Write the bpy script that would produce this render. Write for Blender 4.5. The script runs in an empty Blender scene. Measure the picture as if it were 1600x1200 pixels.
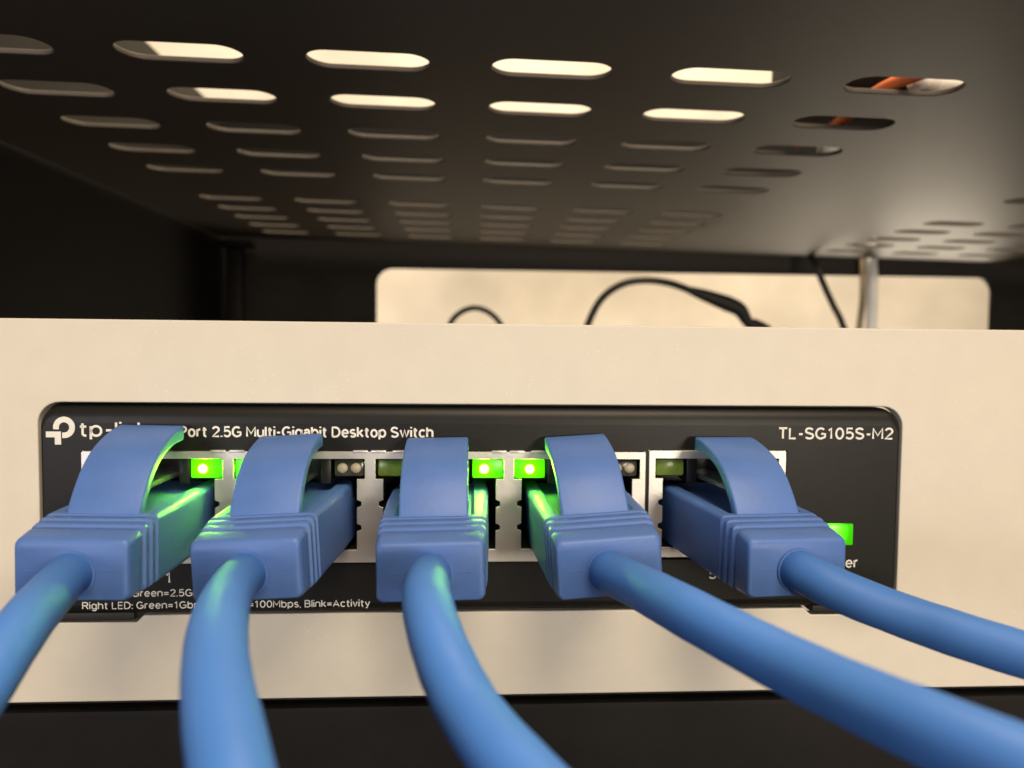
import bpy, bmesh, math, random
from mathutils import Matrix, Vector
import numpy as np
random.seed(4)
S = bpy.context.scene
MM = 0.001

# ------------------------------------------------------------------ camera
F = 1140.0                                   # focal length in pixels of a 1600 px wide picture
CAMD = 85.0                                  # millimetres in front of the faceplate
m = np.array([[0.99838185, 0.00722593, 0.05640447],
              [-0.0559848, -0.0489867, 0.99722916],
              [0.00996898, -0.99877329, -0.04850289]])   # rows world axes, columns camera right, down, forward
cam_d = bpy.data.cameras.new('camera'); cam = bpy.data.objects.new('camera', cam_d)
S.collection.objects.link(cam)
cam.matrix_world = Matrix([[m[0][0], -m[0][1], -m[0][2], 0],
                           [m[1][0], -m[1][1], -m[1][2], -CAMD * MM],
                           [m[2][0], -m[2][1], -m[2][2], 0],
                           [0, 0, 0, 1]])
cam_d.sensor_width = 36; cam_d.lens = 36 * F / 1600
cam_d.clip_start = 0.002; cam_d.clip_end = 20
cam_d.dof.use_dof = True; cam_d.dof.focus_distance = 0.079
cam_d.dof.aperture_fstop = 30
S.camera = cam

# ------------------------------------------------------------------ light
W = bpy.data.worlds.new('World'); S.world = W; W.use_nodes = True
bg = W.node_tree.nodes['Background']
bg.inputs['Color'].default_value = (0.60, 0.50, 0.40, 1); bg.inputs['Strength'].default_value = 0.16

def area(name, loc, target, size, power, col):
    l = bpy.data.lights.new(name, 'AREA'); l.shape = 'DISK'; l.size = size; l.energy = power; l.color = col
    o = bpy.data.objects.new(name, l); S.collection.objects.link(o)
    o.location = loc
    o.rotation_euler = (Vector(target) - Vector(loc)).to_track_quat('-Z', 'Y').to_euler()
    return o
area('ceiling_lamp_front', (0.12, -0.36, 0.52), (0.0, 0, -0.01), 0.42, 5.2, (1.0, 0.81, 0.58))
area('ceiling_lamp_rear', (0.10, 0.16, 0.75), (0.06, 0.55, 0.06), 0.35, 9.5, (1.0, 0.83, 0.60))
area('bounce_fill_rear', (0.36, 0.49, -0.13), (0.10, 0.10, 0.03), 0.18, 0.95, (1.0, 0.86, 0.66))  # added fill, in place of wall bounce onto the shelf underside
area('room_light_left', (-0.50, -0.85, 0.06), (0, 0.05, -0.01), 0.30, 2.8, (0.95, 0.92, 0.96))
area('cable_fill_right', (0.34, -0.92, 0.045), (0.16, 0.21, 0.03), 0.16, 4.4, (1.0, 0.88, 0.70))  # added fill that brightens the white cable behind the faceplate

S.view_settings.view_transform = 'Standard'; S.view_settings.look = 'None'
S.view_settings.exposure = 0; S.view_settings.gamma = 1
S.cycles.use_denoising = True
S.cycles.max_bounces = 8
S.cycles.sample_clamp_indirect = 6

# ------------------------------------------------------------------ materials
def mat(name, col, rough=0.5, metal=0.0, spec=0.5, bump=0.0, bscale=2000, var=0.0, vscale=60,
        emit=None, estr=0, trans=0, ior=1.45, sss=0, coat=0, rvar=0.0, speck=0):
    M = bpy.data.materials.new(name); M.use_nodes = True
    nt = M.node_tree; b = nt.nodes['Principled BSDF']
    b.inputs['Base Color'].default_value = (*col, 1)
    b.inputs['Roughness'].default_value = rough
    b.inputs['Metallic'].default_value = metal
    b.inputs['Specular IOR Level'].default_value = spec
    b.inputs['IOR'].default_value = ior
    b.inputs['Transmission Weight'].default_value = trans
    b.inputs['Coat Weight'].default_value = coat
    if sss:
        b.inputs['Subsurface Weight'].default_value = sss
        b.inputs['Subsurface Radius'].default_value = (0.0006, 0.0008, 0.0012)
        b.inputs['Subsurface Scale'].default_value = 1.0
    tc = nt.nodes.new('ShaderNodeTexCoord')
    if bump:
        n = nt.nodes.new('ShaderNodeTexNoise'); n.inputs['Scale'].default_value = bscale
        n.inputs['Detail'].default_value = 3
        nt.links.new(tc.outputs['Object'], n.inputs['Vector'])
        bp = nt.nodes.new('ShaderNodeBump'); bp.inputs['Strength'].default_value = bump
        bp.inputs['Distance'].default_value = 0.0001
        nt.links.new(n.outputs['Fac'], bp.inputs['Height'])
        nt.links.new(bp.outputs['Normal'], b.inputs['Normal'])
    if var:
        n2 = nt.nodes.new('ShaderNodeTexNoise'); n2.inputs['Scale'].default_value = vscale
        n2.inputs['Detail'].default_value = 5
        nt.links.new(tc.outputs['Object'], n2.inputs['Vector'])
        rp = nt.nodes.new('ShaderNodeValToRGB')
        rp.color_ramp.elements[0].position = 0.3; rp.color_ramp.elements[1].position = 0.7
        rp.color_ramp.elements[0].color = (*[c * (1 - var) for c in col], 1)
        rp.color_ramp.elements[1].color = (*[min(1, c * (1 + var)) for c in col], 1)
        nt.links.new(n2.outputs['Fac'], rp.inputs['Fac'])
        out = rp.outputs['Color']
        if speck:
            v = nt.nodes.new('ShaderNodeTexVoronoi'); v.inputs['Scale'].default_value = speck
            nt.links.new(tc.outputs['Object'], v.inputs['Vector'])
            lt = nt.nodes.new('ShaderNodeMath'); lt.operation = 'LESS_THAN'; lt.inputs[1].default_value = 0.09
            nt.links.new(v.outputs['Distance'], lt.inputs[0])
            n3 = nt.nodes.new('ShaderNodeTexNoise'); n3.inputs['Scale'].default_value = 90
            nt.links.new(tc.outputs['Object'], n3.inputs['Vector'])
            gt = nt.nodes.new('ShaderNodeMath'); gt.operation = 'GREATER_THAN'; gt.inputs[1].default_value = 0.53
            nt.links.new(n3.outputs['Fac'], gt.inputs[0])
            mu = nt.nodes.new('ShaderNodeMath'); mu.operation = 'MULTIPLY'
            nt.links.new(lt.outputs[0], mu.inputs[0]); nt.links.new(gt.outputs[0], mu.inputs[1])
            mx = nt.nodes.new('ShaderNodeMix'); mx.data_type = 'RGBA'
            nt.links.new(mu.outputs[0], mx.inputs[0]); nt.links.new(out, mx.inputs[6])
            mx.inputs[7].default_value = (*[min(0.95, c * 1.25) for c in col], 1)
            out = mx.outputs[2]
        nt.links.new(out, b.inputs['Base Color'])
        if rvar:
            mr = nt.nodes.new('ShaderNodeMapRange')
            mr.inputs[3].default_value = rough - rvar; mr.inputs[4].default_value = rough + rvar
            nt.links.new(n2.outputs['Fac'], mr.inputs[0]); nt.links.new(mr.outputs[0], b.inputs['Roughness'])
    if emit:
        b.inputs['Emission Color'].default_value = (*emit, 1); b.inputs['Emission Strength'].default_value = estr
    return M

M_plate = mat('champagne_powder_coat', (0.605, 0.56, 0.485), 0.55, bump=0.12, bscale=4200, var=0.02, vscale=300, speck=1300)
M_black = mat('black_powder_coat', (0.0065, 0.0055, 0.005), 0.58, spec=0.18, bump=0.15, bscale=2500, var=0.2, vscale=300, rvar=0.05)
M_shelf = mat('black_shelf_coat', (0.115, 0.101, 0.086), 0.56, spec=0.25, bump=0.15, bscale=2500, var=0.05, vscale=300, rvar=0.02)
M_case = mat('black_painted_steel', (0.008, 0.0075, 0.007), 0.42, spec=0.3, bump=0.12, bscale=5000, var=0.1, vscale=900)
M_jack = mat('black_jack_plastic', (0.010, 0.010, 0.010), 0.4, var=0.2, vscale=300)
M_shield = mat('nickel_plated_shield', (0.66, 0.63, 0.60), 0.40, metal=0.75, bump=0.15, bscale=1500, var=0.06, vscale=300)
M_gold = mat('gold_contacts', (0.7, 0.5, 0.22), 0.35, metal=1.0)
M_ink = mat('white_silkscreen', (0.72, 0.70, 0.66), 0.6, var=0.05, vscale=900)
M_boot = mat('blue_boot_pvc', (0.070, 0.150, 0.41), 0.46, spec=0.5, bump=0.25, bscale=1400, var=0.06, vscale=250, sss=0.0, rvar=0.06)
M_cable = mat('blue_cable_jacket', (0.046, 0.150, 0.45), 0.55, spec=0.35, bump=0.12, bscale=900, var=0.05, vscale=120, sss=0.0, rvar=0.05)
M_clear = mat('clear_polycarbonate', (0.85, 0.88, 0.85), 0.12, trans=0.9, ior=1.58)
M_lit = mat('lit_green_lens', (0.02, 0.3, 0.0), 0.3, emit=(0.09, 1.0, 0.0), estr=3.0)
def lens_gradient(M):
    nt = M.node_tree; b = nt.nodes['Principled BSDF']; tc = nt.nodes.new('ShaderNodeTexCoord')
    ln = nt.nodes.new('ShaderNodeVectorMath'); ln.operation = 'LENGTH'
    mr = nt.nodes.new('ShaderNodeMapRange'); mr.interpolation_type = 'SMOOTHSTEP'
    mr.inputs[1].default_value = 0.0004; mr.inputs[2].default_value = 0.0024; mr.inputs[3].default_value = 2.6; mr.inputs[4].default_value = 0.40
    nt.links.new(tc.outputs['Object'], ln.inputs[0]); nt.links.new(ln.outputs['Value'], mr.inputs[0])
    nt.links.new(mr.outputs[0], b.inputs['Emission Strength'])
lens_gradient(M_lit)
M_hot = mat('led_die', (1, 1, 1), 0.3, emit=(0.26, 1.0, 0.0), estr=1900)
M_core = mat('led_core', (1, 1, 1), 0.3, emit=(0.9, 1.0, 0.5), estr=60)
M_dim = mat('unlit_green_lens', (0.13, 0.20, 0.035), 0.25, var=0.3, vscale=600)
M_dark = mat('unlit_clear_lens', (0.05, 0.047, 0.04), 0.2, var=0.2, vscale=600)
M_die = mat('unlit_die', (0.42, 0.37, 0.29), 0.4, var=0.2, vscale=900)
M_wall = mat('cream_wall_paint', (0.70, 0.645, 0.56), 0.8, bump=0.3, bscale=200, var=0.22, vscale=9)  # broad darker blotches painted in for soft shadows on the wall
M_rub = mat('black_rubber', (0.015, 0.014, 0.013), 0.6, var=0.1, vscale=200)
M_white = mat('white_cable_jacket', (0.92, 0.90, 0.84), 0.75, spec=0.2, var=0.02, vscale=100)
M_cable_shade = mat('tan_cable_shade', (0.34, 0.27, 0.19), 0.5, var=0.05, vscale=100)  # tan colour stands for shade along the white cable
M_orange = mat('orange_cable_jacket', (0.85, 0.20, 0.06), 0.45, var=0.05, vscale=200)

# ------------------------------------------------------------------ helpers (all input in millimetres, world axes)
def link(o, parent=None):
    S.collection.objects.link(o)
    if parent: o.parent = parent
    return o

def origin_of(parent):
    p = Vector((0, 0, 0))
    while parent is not None:
        p = p + parent.location; parent = parent.parent
    return p

def finish(name, me, mt, parent=None, base=None, angle=35):
    """me has vertices in metres, world axes; moved so that the object sits at base (or on its parent)."""
    off = origin_of(parent)
    loc = Vector((0, 0, 0))
    if base is not None:
        loc = Vector(base) * MM - off
    me.transform(Matrix.Translation(-(off + loc)))
    me.materials.clear(); me.materials.append(mt)
    me.shade_smooth(); me.set_sharp_from_angle(angle=math.radians(angle))
    o = bpy.data.objects.new(name, me); o.location = loc
    return link(o, parent)

def from_faces(name, vs, fs, mt, parent=None, base=None, angle=35):
    me = bpy.data.meshes.new(name)
    me.from_pydata([(v[0] * MM, v[1] * MM, v[2] * MM) for v in vs], [], fs)
    bm = bmesh.new(); bm.from_mesh(me); bmesh.ops.recalc_face_normals(bm, faces=bm.faces); bm.to_mesh(me); bm.free()
    return finish(name, me, mt, parent, base, angle)

def tag(o, label, cat, group=None, kind=None):
    if label: o['label'] = label
    if cat: o['category'] = cat
    if group: o['group'] = group
    if kind: o['kind'] = kind
    return o

def empty(name, loc):
    o = bpy.data.objects.new(name, None); o.location = Vector(loc) * MM; o.empty_display_size = 0.005
    return link(o)

def boxes_mesh(bxs, bevel=0.0, seg=2):
    bm = bmesh.new()
    for (x0, x1, y0, y1, z0, z1) in bxs:
        r = bmesh.ops.create_cube(bm, size=1.0)
        for v in r['verts']:
            v.co = Vector(((x0 + x1) / 2 + v.co.x * (x1 - x0), (y0 + y1) / 2 + v.co.y * (y1 - y0), (z0 + z1) / 2 + v.co.z * (z1 - z0))) * MM
    if bevel:
        bmesh.ops.bevel(bm, geom=list(bm.edges), offset=bevel * MM, segments=seg, affect='EDGES', profile=0.5)
    me = bpy.data.meshes.new('m'); bm.to_mesh(me); bm.free()
    return me

def box(name, bx, mt, parent=None, bevel=0.2, base=None):
    return finish(name, boxes_mesh([bx], bevel), mt, parent, base)

def rrect(x0, x1, z0, z1, r, n=6):
    """closed loop, anticlockwise in x,z; r is one radius or four (bl, br, tr, tl)"""
    if not isinstance(r, (list, tuple)): r = (r,) * 4
    pts = []
    for (cx, cz, a0, rr) in ((x0 + r[0], z0 + r[0], 180, r[0]), (x1 - r[1], z0 + r[1], 270, r[1]),
                             (x1 - r[2], z1 - r[2], 0, r[2]), (x0 + r[3], z1 - r[3], 90, r[3])):
        if rr <= 0: pts.append((cx, cz)); continue
        for k in range(n + 1):
            a = math.radians(a0 + 90 * k / n); pts.append((cx + rr * math.cos(a), cz + rr * math.sin(a)))
    return pts

def plate_mesh(loops, thick, bevel=0.0):
    """flat sheet with holes: 2-D curve, filled, extruded; result in x,y plane centred on z, metres"""
    cu = bpy.data.curves.new('c', 'CURVE'); cu.dimensions = '2D'; cu.fill_mode = 'BOTH'
    for lp in loops:
        sp = cu.splines.new('POLY'); sp.points.add(len(lp) - 1)
        for p, q in zip(sp.points, lp): p.co = (q[0], q[1], 0, 1)
        sp.use_cyclic_u = True
    cu.extrude = max(0.0, thick / 2 - bevel); cu.bevel_depth = bevel; cu.bevel_resolution = 2
    if bevel: cu.offset = -bevel
    ob = bpy.data.objects.new('c', cu); S.collection.objects.link(ob)
    dg = bpy.context.evaluated_depsgraph_get()
    me = bpy.data.meshes.new_from_object(ob.evaluated_get(dg))
    bpy.data.objects.remove(ob); bpy.data.curves.remove(cu)
    me.transform(Matrix.Scale(MM, 4))
    bm = bmesh.new(); bm.from_mesh(me); bmesh.ops.remove_doubles(bm, verts=bm.verts, dist=1e-7)
    bm.to_mesh(me); bm.free()
    return me

def vplate(name, loops, yfront, thick, mt, parent=None, bevel=0.0, base=None):
    """upright sheet facing the camera; loops in x,z"""
    me = plate_mesh(loops, thick, bevel)
    me.transform(Matrix.Translation((0, (yfront + thick / 2) * MM, 0)) @ Matrix.Rotation(math.radians(90), 4, 'X'))
    return finish(name, me, mt, parent, base, angle=12)

def tube(name, pts, r, mt, parent=None, base=None, seg=28, sub=10, radii=None, flat=1.0, relax=6):
    P = [Vector(p) for p in pts]
    ext = [P[0] * 2 - P[1]] + P + [P[-1] * 2 - P[-2]]
    C = []; R = []
    for i in range(1, len(ext) - 2):
        p0, p1, p2, p3 = ext[i - 1:i + 3]
        for k in range(sub):
            t = k / sub
            C.append(0.5 * ((2 * p1) + (p2 - p0) * t + (2 * p0 - 5 * p1 + 4 * p2 - p3) * t * t + (-p0 + 3 * p1 - 3 * p2 + p3) * t ** 3))
            if radii: R.append(radii[i - 1] * (1 - t) + radii[i] * t)
    C.append(P[-1]); R.append(radii[-1] if radii else r)
    for _ in range(relax):                                     # relax kinks
        C = [C[0]] + [(C[i - 1] + C[i] * 2 + C[i + 1]) / 4 for i in range(1, len(C) - 1)] + [C[-1]]
    vs = []; fs = []; up = Vector((0, 0, 1)); prev = None
    for i, c in enumerate(C):
        t = (C[min(i + 1, len(C) - 1)] - C[max(i - 1, 0)]).normalized()
        if prev is None:
            n = (up - t * up.dot(t))
            if n.length < 1e-3: n = Vector((1, 0, 0)) - t * t.x
            n.normalize()
        else:
            n = (prev - t * prev.dot(t)).normalized()
        prev = n; b = t.cross(n)
        rr = R[i] if radii else r
        if relax > 10: rr *= 1 + 0.008 * math.sin(i * 0.21 + len(C)) + 0.005 * math.sin(i * 0.57)
        for k in range(seg):
            a = 2 * math.pi * k / seg
            vs.append(c + n * math.cos(a) * rr + b * math.sin(a) * rr * flat)
        if i:
            o0 = (i - 1) * seg; o1 = i * seg
            for k in range(seg):
                fs.append((o0 + k, o0 + (k + 1) % seg, o1 + (k + 1) % seg, o1 + k))
    fs.append(tuple(range(seg))); fs.append(tuple(range((len(C) - 1) * seg, len(C) * seg)))
    return from_faces(name, vs, fs, mt, parent, base, angle=50)

def arc(cx, cy, rx, ry, a0, a1, n=12):
    return [(cx + rx * math.cos(math.radians(a0 + (a1 - a0) * k / n)), cy + ry * math.sin(math.radians(a0 + (a1 - a0) * k / n))) for k in range(n + 1)]
XH = 0.74
def glyph(c):
    """strokes of one character as centre lines; cap height 1, returns (strokes, advance)"""
    o = arc(0.27, XH / 2, 0.25, XH / 2, 0, 360, 20)
    G = {
     'T': ([[(0, 1), (0.62, 1)], [(0.31, 1), (0.31, 0)]], 0.62),
     'L': ([[(0, 1), (0, 0), (0.46, 0)]], 0.48),
     'P': ([[(0, 0), (0, 1), (0.34, 1)] + arc(0.34, 0.73, 0.25, 0.27, 90, -90) + [(0, 0.46)]], 0.60),
     'M': ([[(0, 0), (0, 1), (0.36, 0.3), (0.72, 1), (0.72, 0)]], 0.74),
     'D': ([[(0, 0), (0, 1), (0.25, 1)] + arc(0.25, 0.5, 0.38, 0.5, 90, -90) + [(0, 0)]], 0.65),
     'G': ([arc(0.36, 0.5, 0.36, 0.5, 48, 300, 18) + [(0.66, 0.12), (0.70, 0.25), (0.70, 0.46), (0.40, 0.46)]], 0.72),
     'S': ([arc(0.29, 0.75, 0.27, 0.25, 25, 215, 12) + [(0.22, 0.54), (0.40, 0.46)] + arc(0.29, 0.25, 0.29, 0.25, 40, -155, 12)], 0.60),
     'R': ([[(0, 0), (0, 1), (0.34, 1)] + arc(0.34, 0.75, 0.24, 0.25, 90, -90) + [(0, 0.5)], [(0.34, 0.5), (0.6, 0)]], 0.60),
     'B': ([[(0, 0), (0, 1), (0.32, 1)] + arc(0.32, 0.76, 0.22, 0.24, 90, -90) + [(0, 0.52)], [(0.32, 0.52)] + arc(0.34, 0.26, 0.24, 0.26, 90, -90) + [(0, 0), (0, 0.1)]], 0.60),
     'E': ([[(0.48, 0), (0, 0), (0, 1), (0.48, 1)], [(0, 0.52), (0.44, 0.52)]], 0.5),
     'A': ([[(0, 0), (0.34, 1), (0.68, 0)], [(0.12, 0.32), (0.56, 0.32)]], 0.68),
     'O': ([arc(0.36, 0.5, 0.36, 0.5, 0, 360, 24)], 0.72),
     '0': ([arc(0.28, 0.5, 0.27, 0.5, 0, 360, 24)], 0.56),
     '1': ([[(0.04, 0.78), (0.24, 1), (0.24, 0)]], 0.40),
     '2': ([arc(0.28, 0.72, 0.26, 0.28, 165, -25, 12) + [(0.0, 0), (0.55, 0)]], 0.56),
     '3': ([arc(0.26, 0.75, 0.25, 0.25, 160, -80, 12) + [(0.22, 0.52)], [(0.22, 0.52)] + arc(0.26, 0.26, 0.28, 0.27, 75, -155, 12)], 0.55),
     '4': ([[(0.42, 0), (0.42, 1), (0, 0.25), (0.58, 0.25)]], 0.58),
     '5': ([[(0.50, 1), (0.10, 1), (0.06, 0.53)] + arc(0.27, 0.31, 0.28, 0.31, 125, -150, 14)], 0.56),
     'a': ([[(0.03, 0.6)] + arc(0.24, 0.52, 0.20, 0.22, 130, 0, 8) + [(0.44, 0)], arc(0.23, 0.22, 0.22, 0.22, 65, 330, 12)], 0.48),
     'b': ([[(0, 1.03), (0, 0)], arc(0.27, XH / 2, 0.26, XH / 2, 0, 360, 20)], 0.54),
     'c': ([arc(0.27, XH / 2, 0.26, XH / 2, 45, 315, 16)], 0.48),
     'd': ([[(0.53, 1.03), (0.53, 0)], o], 0.55),
     'e': ([[(0.02, 0.38), (0.52, 0.38)] + arc(0.27, XH / 2, 0.25, XH / 2, 5, 320, 18)], 0.53),
     'f': ([[(0.12, 0)] + [(0.12, 0.85)] + arc(0.28, 0.85, 0.16, 0.17, 180, 80, 6), [(0, 0.7), (0.3, 0.7)]], 0.3),
     'g': ([o, [(0.53, XH), (0.53, -0.05)] + arc(0.28, -0.05, 0.25, 0.22, 0, -150, 10)], 0.55),
     'h': ([[(0, 1.03), (0, 0)], [(0, 0.42)] + arc(0.25, 0.49, 0.24, 0.25, 165, 0, 10) + [(0.49, 0)]], 0.50),
     'i': ([[(0, XH), (0, 0)], [(0, 0.94), (0, 1.08)]], 0.0),
     'k': ([[(0, 1.03), (0, 0)], [(0.42, XH), (0.02, 0.3)], [(0.16, 0.44), (0.46, 0)]], 0.44),
     'l': ([[(0, 1.03), (0, 0)]], 0.0),
     'n': ([[(0, XH), (0, 0)], [(0, 0.42)] + arc(0.25, 0.49, 0.24, 0.25, 165, 0, 10) + [(0.49, 0)]], 0.50),
     'm': ([[(0, XH), (0, 0)], [(0, 0.42)] + arc(0.21, 0.52, 0.20, 0.22, 165, 0, 8) + [(0.41, 0)], [(0.41, 0.42)] + arc(0.61, 0.52, 0.20, 0.22, 165, 0, 8) + [(0.81, 0)]], 0.82),
     'o': ([o], 0.54),
     'p': ([[(0, XH), (0, -0.27)], arc(0.27, XH / 2, 0.26, XH / 2, 0, 360, 20)], 0.54),
     'r': ([[(0, XH), (0, 0)], [(0, 0.42)] + arc(0.22, 0.5, 0.20, 0.23, 165, 75, 6)], 0.27),
     's': ([arc(0.22, 0.56, 0.20, 0.18, 35, 220, 10) + [(0.16, 0.40), (0.30, 0.35)] + arc(0.22, 0.19, 0.22, 0.19, 45, -150, 10)], 0.45),
     't': ([[(0.13, 0.95), (0.13, 0.16)] + arc(0.29, 0.16, 0.16, 0.16, 180, 280, 6), [(0, 0.7), (0.32, 0.7)]], 0.33),
     'u': ([[(0, XH), (0, 0.25)] + arc(0.24, 0.25, 0.24, 0.25, 180, 345, 10), [(0.49, XH), (0.49, 0)]], 0.50),
     'v': ([[(0, XH), (0.24, 0), (0.48, XH)]], 0.48),
     'w': ([[(0, XH), (0.2, 0), (0.38, XH), (0.56, 0), (0.76, XH)]], 0.76),
     'y': ([[(0, XH), (0.25, 0.02)], [(0.5, XH), (0.2, -0.2), (0.05, -0.27)]], 0.5),
     '-': ([[(0.02, 0.42), (0.3, 0.42)]], 0.32),
     '=': ([[(0, 0.56), (0.5, 0.56)], [(0, 0.28), (0.5, 0.28)]], 0.5),
     '.': ([[(0, -0.07), (0, 0.08)]], 0.0),
     ',': ([[(0.03, 0.02), (-0.02, -0.14)]], 0.03),
     ':': ([[(0, -0.05), (0, 0.09)], [(0, 0.50), (0, 0.64)]], 0.0),
     '/': ([[(0, -0.1), (0.35, 1.05)]], 0.35),
     ' ': ([], 0.12)}
    return G[c]

def text_part(name, s, x0, x1, zbase, cap, y, parent, weight=0.15):
    """printed lettering drawn with strokes, fitted between x0 and x1"""
    strokes = []; x = 0.0
    for ch in s:
        g, adv = glyph(ch)
        strokes += [[(p[0] + x, p[1]) for p in st] for st in g]
        x += adv + 0.215
    xs = [p[0] for st in strokes for p in st]
    lo, hi = min(xs), max(xs)
    capc = cap * (1 - weight)
    sx = (x1 - x0 - cap * weight) / max(hi - lo, 1e-6) if hi - lo > 0.01 else 1
    cu = bpy.data.curves.new('t', 'CURVE'); cu.dimensions = '3D'; cu.bevel_depth = cap * weight / 2 * MM; cu.bevel_resolution = 1; cu.use_fill_caps = True
    for st in strokes:
        sp = cu.splines.new('POLY'); sp.points.add(len(st) - 1)
        for p, q in zip(sp.points, st):
            p.co = ((x0 + cap * weight / 2 + (q[0] - lo) * sx) * MM, (q[1] * capc + cap * weight / 2) * MM, 0, 1)
    ob = bpy.data.objects.new('t', cu); S.collection.objects.link(ob)
    dg = bpy.context.evaluated_depsgraph_get()
    me = bpy.data.meshes.new_from_object(ob.evaluated_get(dg))
    bpy.data.objects.remove(ob); bpy.data.curves.remove(cu)
    me.transform(Matrix.Diagonal((1, 1, 0.15, 1)))
    me.transform(Matrix.Translation((0, y * MM, zbase * MM)) @ Matrix.Rotation(math.radians(90), 4, 'X'))
    return finish(name, me, M_ink, parent, angle=80)

# ------------------------------------------------------------------ the setting
me = boxes_mesh([(-1500, 2300, 555, 565, -400, 1800)])
wall = finish('wall', me, M_wall, None, (400, 560, -400)); wall['kind'] = 'structure'
me = boxes_mesh([(-1500, 2300, -1600, 554.6, -412, -400.4)])
M_table = mat('dark_floor', (0.05, 0.04, 0.033), 0.6, var=0.2, vscale=5)
fl = finish('floor', me, M_table, None, (400, 0, -400.4)); fl['kind'] = 'structure'

# ------------------------------------------------------------------ equipment rack (frame)
rack = tag(empty('equipment_rack', (100, 110, -400)), 'black steel equipment rack frame with a rounded opening in its rear panel', 'rack')
XL, XR, YB, ZT, ZL = -99.0, 300.0, 217.0, 92.0, -95.0
box('side_panel', (XL - 1.6, XL, 2, 219.4, -400, ZT), M_black, rack, 0.3)
box('side_panel', (XR, XR + 1.6, 2, 219.4, -400, ZT), M_black, rack, 0.3)
vplate('rear_panel', [rrect(XL + 0.1, XR - 0.1, ZL, ZT, 0.5), rrect(-38.8, 222.5, -30, 32.2, 6.5, 8)], YB, 1.6, M_black, rack)
box('rear_post', (-96.2, -89.5, 207, 213.5, -400, 38.5), M_black, rack, 1.2)
box('post_bracket', (-98.8, -86, 205.5, 213.8, 38.7, 41.2), M_black, rack, 0.4)

# vented shelf above the switch
slots = []
cols = [-77.2 + 26.65 * k for k in (0, 1, 2, 3, 4, 5, 8, 9, 10, 11, 12, 13)]
rows = [23.6 + 18.0 * k for k in range(5)] + [129.0 + 15.4 * k for k in range(5)]
sl, sw = 17.6, 6.6
for cx in cols:
    for ry in rows:
        slots.append(rrect(cx, cx + sl, ry - sw / 2, ry + sw / 2, sw / 2 - 0.01, 7))
T = 0.8
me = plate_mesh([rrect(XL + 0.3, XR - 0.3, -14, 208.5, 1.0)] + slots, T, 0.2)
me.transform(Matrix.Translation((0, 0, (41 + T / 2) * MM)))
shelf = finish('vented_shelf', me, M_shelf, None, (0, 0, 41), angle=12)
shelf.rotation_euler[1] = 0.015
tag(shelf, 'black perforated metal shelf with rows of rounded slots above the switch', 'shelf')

# things lying on the shelf, seen through the slots
dev = tag(empty('flat_device', (120, 33, 41)), 'black box lying on top of the vented shelf, glimpsed through its right slots', 'device')
box('housing', (63.0, 185, 34, 70, 45.6, 74), M_rub, dev, 1.2)
for fx, fy in ((90, 40), (178, 40), (178, 64)):
    box('rubber_foot', (fx - 4, fx + 4, fy - 4, fy + 4, 41.85 - 0.015 * fx, 45.7), M_rub, dev, 0.3)
o = tube('rubber_foot', [(74.3, 65.8, 45.6), (74.3, 65.8, 43.4), (74.3, 65.8, 40.9)], 2.2, M_white, dev, sub=3)
o['label'] = 'pale foot'
tag(tube('orange_cable', [(74, 12, 42.3), (68.2, 23, 42.3), (65.8, 30, 42.3), (66, 37, 42.3), (67.3, 46, 42.3), (68, 55, 42.3), (66, 62, 42.3)], 1.05, M_orange, None, (66, 30, 40.9)),
    'orange cable lying on the vented shelf, seen through two slots', 'cable')
pc = tag(tube('pale_plug', [(68.3, 27.6, 42.5), (69.3, 27.8, 42.5), (71, 28, 42.5), (72.6, 28, 42.5), (74.5, 28, 42.5), (78, 28.3, 42.5)], 1.5, M_white, None, (72, 28, 40.9),
              radii=[1.0, 1.7, 1.2, 1.7, 1.4, 1.4]),
    'small knobbly off-white plug seen through the nearest right slot of the shelf', 'plug')

# ------------------------------------------------------------------ cables behind
bc = 'cables behind the faceplate'
tag(tube('black_cable', [(-6, 196, -30), (-9, 195, 0), (-7, 194, 11), (1.5, 193, 15.4), (10, 194, 11), (14, 195, 0), (15, 196, -30)], 1.05, M_rub, None, (0, 195, -30)),
    'thin black cable bent in a low arch, leftmost in the rear opening', 'cable', bc)
k = tag(empty('power_cable', (60, 190, -30)), 'black cable arching high in the rear opening and ending in a thick plug', 'cable', bc)
tube('cable_jacket', [(41, 190, -30), (42.5, 190, 0), (44, 190, 9), (49, 190, 19), (57, 190, 24.8), (66, 190, 26.4), (75, 189, 25.3), (83, 188, 22.5), (88, 188, 20.8)], 1.35, M_rub, k)
tube('plug', [(82, 188, 22.8), (88, 188, 20.9), (97, 188, 17.8), (102, 188, 15.5), (105, 188, 11), (108, 188, 9.6), (112, 188, 7)], 2, M_rub, k,
     radii=[1.4, 2.3, 3.0, 2.7, 2.0, 2.6, 3.2])
tag(tube('black_cable', [(160, 196, -30), (148, 197, 8), (143.5, 198, 18), (139.5, 199, 27), (137.5, 203, 36), (137, 211.5, 46), (139, 212, 70), (150, 212, 88)], 1.25, M_rub, None, (150, 196, -30)),
    'black cable slanting down through the right half of the rear opening', 'cable', bc)
tag(tube('white_cable', [(161, 199, -30), (161, 201, 5), (163, 205, 20), (165, 209, 33), (165.5, 212, 46), (165.5, 212, 60), (158, 211.8, 80)], 2.1, M_white, None, (161, 199, -30)),
    'thick white cable standing upright at the right of the rear opening', 'cable', bc)
tag(tube('cable_shade_strand', [(157, 204, -30), (157.8, 205, 5), (161.4, 209.4, 20), (163.6, 213.6, 33), (163.6, 214.9, 46), (163, 215, 75)], 1.3, M_cable_shade, None, (157, 204, -30)),  # shaded side of the white cable, modelled as a separate tan tube
    'thin tan strand standing for the shaded left side of the upright white cable', 'cable', bc)

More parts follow.
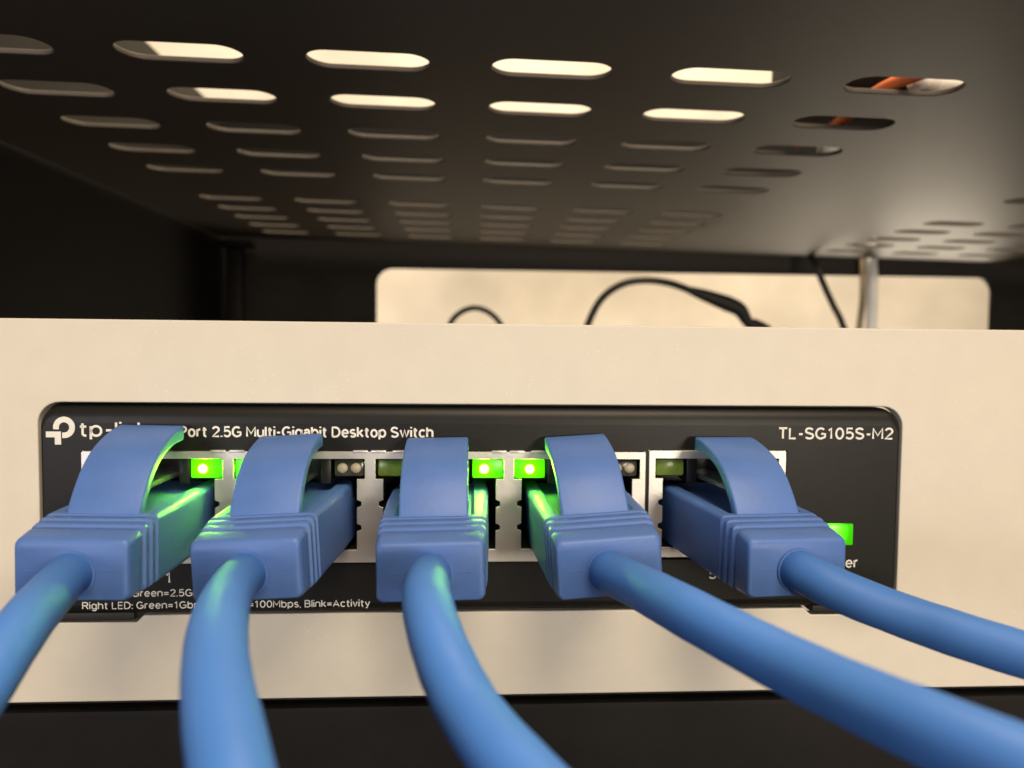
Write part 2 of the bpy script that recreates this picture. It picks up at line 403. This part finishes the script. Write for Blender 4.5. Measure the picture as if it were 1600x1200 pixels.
# ------------------------------------------------------------------ faceplate and blanking panel
cut = [(-48.85, -31.95), (-38.3, -31.95), (-37.5, -31.15), (40.6, -31.15), (41.4, -31.95), (52.1, -31.95)]
cut += [p for p in rrect(-48.85, 52.1, -20, -6.55, (0, 0, 2.5, 2.5), 8)[2:]]
fp = vplate('rack_faceplate', [rrect(-100, 300, -41.25, 2.85, 0.4), cut], 0, 1.6, M_plate, None, 0.15, (100, 0.8, -41.25))
tag(fp, 'champagne coloured metal faceplate holding the black switch in its cutout', 'faceplate')
bp = box('blanking_panel', (-100, 300, 0.3, 3, -86, -42.5), M_black, None, 0.7, (100, 1.5, -86))
tag(bp, 'plain black panel directly under the champagne faceplate', 'panel')
box('backing_flange', (-99, 299, 2.2, 6, -42.6, -40.2), M_rub, rack, 0.2)

# ------------------------------------------------------------------ network switch
sw_ = tag(empty('network_switch', (1.6, 40, -31.0)), 'small black five-port network switch with white lettering, green lights and silver port shields', 'network switch')
K = 0.995                                    # trims the switch to its measured width
CX0, CX1, CZ0, CZ1 = -48.6 / K, 51.85 / K, -31.05 / K, -6.75 / K
BL0, BL1, BZ0, BZ1 = -44.05, 20.75, -25.1, -12.1
B50, B51, B5Z0, B5Z1 = 21.15, 37.75, -24.7, -11.9
YF = -0.4
def outline(inset, r=2.35):
    return rrect(CX0 + inset * 0.25, CX1 - inset * 0.25, CZ0 + inset * 0.6, CZ1 - inset, max(0.3, r - inset * 0.7), 8)
prof = [(2.1, YF), (1.5, YF + 0.04), (1.0, YF + 0.16), (0.55, YF + 0.40), (0.2, YF + 0.8), (0.0, YF + 1.4), (0.0, 96.5), (1.0, 97.5)]
vs = []; fs = []; n = len(outline(0))
for i, (ins, y) in enumerate(prof):
    for p in outline(ins): vs.append((p[0], y, p[1]))
    if i:
        for q in range(n):
            fs.append(((i - 1) * n + q, (i - 1) * n + (q + 1) % n, i * n + (q + 1) % n, i * n + q))
fs.append(tuple(range((len(prof) - 1) * n, len(prof) * n)))
from_faces('case', vs, fs, M_case, sw_, angle=28)
PWX0, PWX1, PWZ0, PWZ1 = 42.7, 46.4, -23.4, -20.8
vplate('front_panel', [outline(2.1), rrect(BL0 - 0.1, BL1 + 0.05, BZ0 - 0.1, BZ1 + 0.1, 0.2), rrect(B50 - 0.05, B51 + 0.2, B5Z0 - 0.35, B5Z1 + 0.1, 0.2),
                       rrect(PWX0 - 0.05, PWX1 + 0.05, PWZ0 - 0.05, PWZ1 + 0.05, 0.2)], YF, 0.8, M_case, sw_)
for x0, x1 in ((-47.8, -38.7), (41.8, 51.2)):
    box('rubber_foot', (x0, x1, -0.1, 12, -31.9, -30.9), M_rub, sw_, 0.2)

centers = [-35.8, -19.65, -3.52, 12.6, 29.4]
def port_outline(c, dz=0.0):
    a, b = 7.45, 6.55
    pts = [(c - b, -23.6), (c + b, -23.6)]
    for z in (-21.0, -18.2):
        pts += [(c + b, z - 0.45), (c + b + 0.5, z - 0.25), (c + b + 0.5, z + 0.25), (c + b, z + 0.45)]
    pts += [(c + b, -15.3), (c + a, -15.3), (c + a, -12.95), (c - a, -12.95), (c - a, -15.3), (c - b, -15.3)]
    for z in (-18.2, -21.0):
        pts += [(c - b, z + 0.45), (c - b - 0.5, z + 0.25), (c - b - 0.5, z - 0.25), (c - b, z - 0.45)]
    return [(p[0], p[1] + dz) for p in pts]
def shield(x0, x1, z0, z1, cs, dz, depth=14):
    tabs = rrect(x0, x1, z0, z1, 0.25)
    f = vplate('port_shield', [tabs] + [port_outline(c, dz) for c in cs], YF - 0.25, 0.3, M_shield, sw_, 0.05)
    bxs = [(x0, x1, YF + 0.05, depth, z1 - 0.25, z1), (x0, x1, YF + 0.05, depth, z0, z0 + 0.25),
           (x0, x0 + 0.25, YF + 0.05, depth, z0 + 0.26, z1 - 0.26), (x1 - 0.25, x1, YF + 0.05, depth, z0 + 0.26, z1 - 0.26)]
    finish('shield_shell', boxes_mesh(bxs), M_shield, f)
    return f
sh = shield(BL0, BL1, BZ0, BZ1, centers[:4], 0)
for c in [-27.7, -11.55, 4.53]:
    for dx in (-2.0, 0.1, 2.6):
        box('spring_tab', (c + dx, c + dx + 1.7, YF - 0.35, YF + 0.6, BZ1 - 0.12, BZ1 + 0.16), M_shield, sh, 0.05)
sh5 = shield(B50, B51, B5Z0, B5Z1, centers[4:], 0.1)

led_on = {(0, 1): 1, (1, 0): 1, (2, 1): 1, (3, 0): 1}
for i, c in enumerate(centers):
    dz = 0.1 if i == 4 else 0
    a = 7.5; D0 = YF + 0.1; D1 = 12.5
    # jack body: walls swept back from the port outline and a closed back
    lp = port_outline(c, dz)
    vs = []; fs = []
    for y in (D0, D1):
        for p in lp: vs.append((p[0], y, p[1]))
    n = len(lp)
    for q in range(n): fs.append((q, (q + 1) % n, n + (q + 1) % n, n + q))
    fs.append(tuple(range(n, 2 * n)))
    jk = from_faces('jack', vs, fs, M_jack, sw_)
    finish('contact_block', boxes_mesh([(c - 4.2, c + 4.2, 5.5, 12.3, -15.2 + dz, -13.2 + dz)], 0.15), M_jack, jk)
    finish('latch_stop', boxes_mesh([(c - 3.4, c - 2.2, 0.3, 4, -16.0 + dz, -13.1 + dz), (c + 2.2, c + 3.4, 0.3, 4, -16.0 + dz, -13.1 + dz)], 0.1), M_jack, jk)
    for s_ in (0, 1):
        x0 = c - 7.35 if s_ == 0 else c + 3.8
        x1 = x0 + 3.55
        state = led_on.get((i, s_))
        if state:
            cx = x0 + 1.35 if s_ else x0 + 1.75
            L = box('indicator_light', (x0, x1, -0.35, 4.0, -15.2 + dz, -13.05 + dz), M_lit, jk, 0.12, (cx, -0.35, -14.15 + dz))
            L['label'] = 'lit green light'
            nseg = 14
            for nm, rad, mm_, yy in (('lamp_die', 0.5 * (0.7 if state < 1 else 1), M_hot, -0.36), ('lamp_core', 0.40, M_core, -0.42)):
                if state < 1 and nm == 'lamp_core': continue
                bm = bmesh.new(); bmesh.ops.create_uvsphere(bm, u_segments=14, v_segments=8, radius=rad * MM)
                for v in bm.verts: v.co = Vector((v.co.x, v.co.y * (0.25 if nm == 'lamp_die' else 0.45), v.co.z)) + Vector((cx, yy, -14.15 + dz)) * MM
                me = bpy.data.meshes.new(nm); bm.to_mesh(me); bm.free()
                finish(nm, me, mm_, jk)
        else:
            L = box('indicator_light', (x0, x1, 0.0, 4.0, -15.15 + dz, -13.1 + dz), M_dark if s_ else M_dim, jk, 0.35)
            if s_:
                for dx in (1.0, 2.55):
                    bm = bmesh.new(); bmesh.ops.create_uvsphere(bm, u_segments=14, v_segments=8, radius=0.62 * MM)
                    for v in bm.verts: v.co = Vector((v.co.x, v.co.y * 0.4, v.co.z)) + Vector((x0 + dx, 0.0, -14.1 + dz)) * MM
                    me = bpy.data.meshes.new('die'); bm.to_mesh(me); bm.free()
                    finish('lamp_die', me, M_die, jk)
pl = box('power_light', (PWX0, PWX1, YF - 0.12, 2, PWZ0, PWZ1), M_lit, sw_, 0.15, (PWX0 + 1, YF - 0.12, PWZ1 - 1))
pl['label'] = 'lit green power light'

YT = YF - 0.02
text_part('product_lettering', 'tp-link', -44.35, -36.6, -10.5, 1.75, YT, sw_, 0.155)
text_part('product_lettering', '5-Port 2.5G Multi-Gigabit Desktop Switch', -34.95, -4.3, -10.5, 1.30, YT, sw_, 0.175)
text_part('model_lettering', 'TL-SG105S-M2', 36.75, 51.0, -10.55, 1.47, YT, sw_, 0.165)
text_part('status_lettering', 'Left LED: Green=2.5Gbps, Blink=Activity', -44.35, -21.5, -29.0, 0.88, YT, sw_, 0.15)
text_part('status_lettering', 'Right LED: Green=1Gbps, Orange=100Mbps, Blink=Activity', -44.35, -11.6, -30.42, 0.88, YT, sw_, 0.15)
text_part('power_lettering', 'Power', 42.0, 47.15, -26.2, 1.3, YT, sw_, 0.15)
for i, c in enumerate(centers):
    w = 0.5 if i == 0 else 0.95
    text_part('port_number', str(i + 1), c - w / 2 + (1.1 if i == 0 else -0.2), c + w / 2 + (1.1 if i == 0 else -0.2), -27.45, 1.3, YT, sw_, 0.15)
# maker's emblem: ring open at its lower left and a stepped block
def zx(px, py): return (-47.96 + (px / 4 - 72) * 0.0715, -8.27 - ((600 + py / 4) - 652) * 0.073)
ring = []
for k in range(33):
    a = math.radians(190 - 280 * k / 32); ring.append(zx(400 + 67 * math.cos(a), 271 - 67 * math.sin(a)))
ring.append(zx(388, 338)); ring.append(zx(388, 303))
for k in range(33):
    a = math.radians(-90 + 270 * k / 32); ring.append(zx(400 + 32 * math.cos(a), 271 - 32 * math.sin(a)))
ring.append(zx(368, 284))
vplate('emblem', [ring], YT - 0.01, 0.03, M_ink, sw_)
vplate('emblem', [[zx(*p) for p in ((288, 297), (380, 297), (380, 378), (342, 378), (342, 333), (288, 333))]], YT - 0.01, 0.03, M_ink, sw_)

sw_.scale = (K, 1, K); sw_.location = (sw_.location.x * K, sw_.location.y, sw_.location.z * K)

# ------------------------------------------------------------------ blue patch cables
def boot_section(hw, zt, zb, r, groove):
    """closed loop in x,z with a shallow channel along the top when groove > 0"""
    pts = rrect(-hw, hw, zb, zt, r, 5)            # bl, br, tr, tl corners (6 points each)
    g = 3.75 if groove > 0 else 2.9
    ch = [(g + 0.35, zt), (g, zt - groove), (0, zt - groove), (-g, zt - groove), (-g - 0.35, zt)]
    return pts[:18] + ch + pts[18:]

def boot_mesh():
    # h (distance out of the faceplate), half width, top, bottom, radius, groove
    st = []
    def base(h):
        t = max(0.0, h) / 18
        hw = 5.72 + (5.22 - 5.72) * t
        zt = -16.5 - 0.35 * t if h < 12.4 else -16.75 - 0.15 * (h - 12.4)
        zb = -23.35 - 0.25 * t
        return hw, zt, zb
    for h, ins, gr in [(-7, 0, .55), (-1, 0, .55), (3, 0, .5), (6, 0, .5), (9, 0, .4), (11.6, 0, .3), (12.1, 0, 0), (12.5, 0, 0),
                       (12.62, .42, 0), (12.95, .46, 0), (13.12, .04, 0), (13.25, 0, 0), (13.7, 0, 0),
                       (13.85, .46, 0), (14.15, .52, 0), (14.32, .08, 0), (14.45, .05, 0), (14.9, .08, 0),
                       (15.05, .54, 0), (15.38, .60, 0), (15.55, .2, 0), (15.7, .16, 0), (16.6, .19, 0), (17.4, .22, 0), (17.72, .27, 0), (17.92, .40, 0), (18.0, .58, 0)]:
        hw, zt, zb = base(h)
        st.append((h, boot_section(hw - ins * 0.7, zt - ins * 1.15, zb + ins * 0.6, 0.6, gr)))
    vs = []; fs = []; n = len(st[0][1])
    for i, (h, lp) in enumerate(st):
        for p in lp: vs.append((p[0], -h, p[1] + 19.95))
        if i:
            for q in range(n): fs.append(((i - 1) * n + q, (i - 1) * n + (q + 1) % n, i * n + (q + 1) % n, i * n + q))
    fs.append(tuple(reversed(range(n)))); fs.append(tuple(range((len(st) - 1) * n, len(st) * n)))
    me = bpy.data.meshes.new('boot'); me.from_pydata([(v[0] * MM, v[1] * MM, v[2] * MM) for v in vs], [], fs)
    bm = bmesh.new(); bm.from_mesh(me); bmesh.ops.recalc_face_normals(bm, faces=bm.faces); bm.to_mesh(me); bm.free()
    me.materials.append(M_boot); me.shade_smooth(); me.set_sharp_from_angle(angle=math.radians(38))
    return me

def guard_mesh():
    prof = [(12.35, -17.9), (12.3, -17.0), (11.7, -15.9), (10.85, -14.75), (9.6, -13.35), (7.9, -12.05), (6.0, -11.15), (4.0, -10.55), (2.4, -10.2), (1.25, -10.1)]
    th = [1.25, 1.2, 1.15, 1.1, 1.1, 1.1, 1.15, 1.3, 1.5, 1.55]
    P = []
    for i in range(len(prof) - 1):                       # Catmull-Rom refine
        p0 = prof[max(i - 1, 0)]; p1 = prof[i]; p2 = prof[i + 1]; p3 = prof[min(i + 2, len(prof) - 1)]
        for k in range(4):
            t = k / 4
            P.append((tuple(0.5 * (2 * p1[j] + (p2[j] - p0[j]) * t + (2 * p0[j] - 5 * p1[j] + 4 * p2[j] - p3[j]) * t * t + (-p0[j] + 3 * p1[j] - 3 * p2[j] + p3[j]) * t ** 3) for j in (0, 1)), th[i] * (1 - t) + th[i + 1] * t))
    P.append((prof[-1], th[-1]))
    vs = []; fs = []; n = 0
    for i, (p, t) in enumerate(P):
        a = P[max(i - 1, 0)][0]; b = P[min(i + 1, len(P) - 1)][0]
        d = Vector((b[0] - a[0], b[1] - a[1])).normalized()
        nrm = Vector((-d.y, d.x))                         # towards the underside
        if nrm.dot(Vector((6.0 - p[0], -17 - p[1]))) < 0: nrm = -nrm
        hw = 3.5 if i > 3 else 3.55
        e = 0.0 if i < len(P) - 1 else 0.22
        lp = rrect(-hw + e, hw - e, 0 + e, t - e, 0.26, 3)
        n = len(lp)
        for (x, u) in lp:
            q = Vector(p) + nrm * u
            vs.append((x, -q.x, q.y + 19.95))
        if i:
            for q in range(n): fs.append(((i - 1) * n + q, (i - 1) * n + (q + 1) % n, i * n + (q + 1) % n, i * n + q))
    fs.append(tuple(reversed(range(n)))); fs.append(tuple(range((len(P) - 1) * n, len(P) * n)))
    me = bpy.data.meshes.new('latch_guard'); me.from_pydata([(v[0] * MM, v[1] * MM, v[2] * MM) for v in vs], [], fs)
    bm = bmesh.new(); bm.from_mesh(me); bmesh.ops.recalc_face_normals(bm, faces=bm.faces); bm.to_mesh(me); bm.free()
    me.materials.append(M_boot); me.shade_smooth(); me.set_sharp_from_angle(angle=math.radians(50))
    return me

BOOT = boot_mesh(); GUARD = guard_mesh()
lm = boxes_mesh([(-1.6, 1.6, -9.5, 6, 4.4, 5.0)], 0.1)
lm.materials.append(M_clear)
sm_ = boxes_mesh([(-4.1, -2.3, -18.03, -17.9, -0.75, -0.68), (2.3, 4.1, -18.03, -17.9, -0.75, -0.68)])
sm_.materials.append(M_boot)

rx = {1: -35.85, 2: -20.45, 3: -3.62, 4: 13.15, 5: 31.35}      # where each boot ends
roll = {1: 0.8, 2: -3.2, 3: -1.2, 4: -3.6, 5: 0.4}
lift = {1: 0.25, 2: 0.1, 3: -0.15, 4: 0.15, 5: 0.0}
paths = {
 1: [(-34.6, -24.6, -21.0), (-32.9, -30.4, -20.95), (-31.6, -37.4, -22.6), (-31.0, -46, -26), (-33, -60, -34)],
 2: [(-19.7, -24.6, -20.25), (-18.0, -31.9, -19.5), (-15.9, -39.0, -18.9), (-13.9, -44.6, -19.2), (-11.2, -50.6, -20.1), (-9.2, -55, -22), (-7, -60, -27)],
 3: [(-3.55, -24.6, -19.9), (-3.1, -30.7, -19.55), (-2.15, -35.8, -20.1), (-1.0, -39.2, -21.2), (0.3, -42.2, -22.1), (2.3, -46.4, -22.6), (5.0, -51, -23.2), (9, -57, -25)],
 4: [(14.75, -23.15, -20.55), (16.6, -30.4, -20.1), (18.8, -35.2, -20.3), (20.7, -39.0, -20.5), (22.3, -43.6, -20.2), (23.6, -49.0, -19.5), (26.1, -53.6, -19.3), (31, -60, -20)],
 5: [(34.0, -21.4, -21.9), (38.3, -23.2, -23.3), (41.3, -25.9, -23.9), (45.3, -29.0, -24.6), (49.2, -31.2, -25.2), (60, -35, -28)],
}
labels = {1: 'blue network cable in the leftmost port, running off the left edge of the picture',
          2: 'blue network cable in the second port from the left, hanging straight down',
          3: 'blue network cable in the middle port under the word Switch, curving down to the right',
          4: 'blue network cable in the fourth port, thickest cable sweeping to the lower right corner',
          5: 'blue network cable in the rightmost port beside the green power light'}
for i in range(1, 6):
    c = centers[i - 1]
    root = tag(empty('network_cable', (c, 0, -19.95 + lift[i])), labels[i], 'cable', 'blue network cables plugged into the switch')
    yaw = math.atan2(rx[i] - c, 18)
    rot = Matrix.Rotation(yaw, 4, 'Z') @ Matrix.Rotation(math.radians(roll[i]), 4, 'Y')
    root.rotation_euler = rot.to_euler()
    def part(name, me):
        o = bpy.data.objects.new(name, me); return link(o, root)
    part('boot', BOOT); g_ = part('latch_guard', GUARD); g_.scale = (1, 1, 1.09 if i == 1 else 1.0); part('latch', lm); part('seam', sm_)
    inv = (Matrix.Translation(root.location) @ rot).inverted()
    start = [(c + (rx[i] - c) * h / 18, -h, -20.85 + lift[i] * 0.5) for h in (15, 17.5, 18.8)]
    pts = [tuple((inv @ (Vector(p) * MM)) / MM) for p in start + paths[i]]
    root_loc = root.location.copy()
    o = tube('cable_jacket', pts, 1.95, M_cable, None, seg=40, sub=14, relax=60)
    o.parent = root
    o2 = tube('cable_collar', [tuple((inv @ (Vector(p) * MM)) / MM) for p in [(c + (rx[i] - c) * h / 18, -h, -20.85 + lift[i] * 0.5) for h in (17.2, 17.9, 18.12)]], 2.15, M_boot, None, seg=40, sub=3)
    o2.parent = root
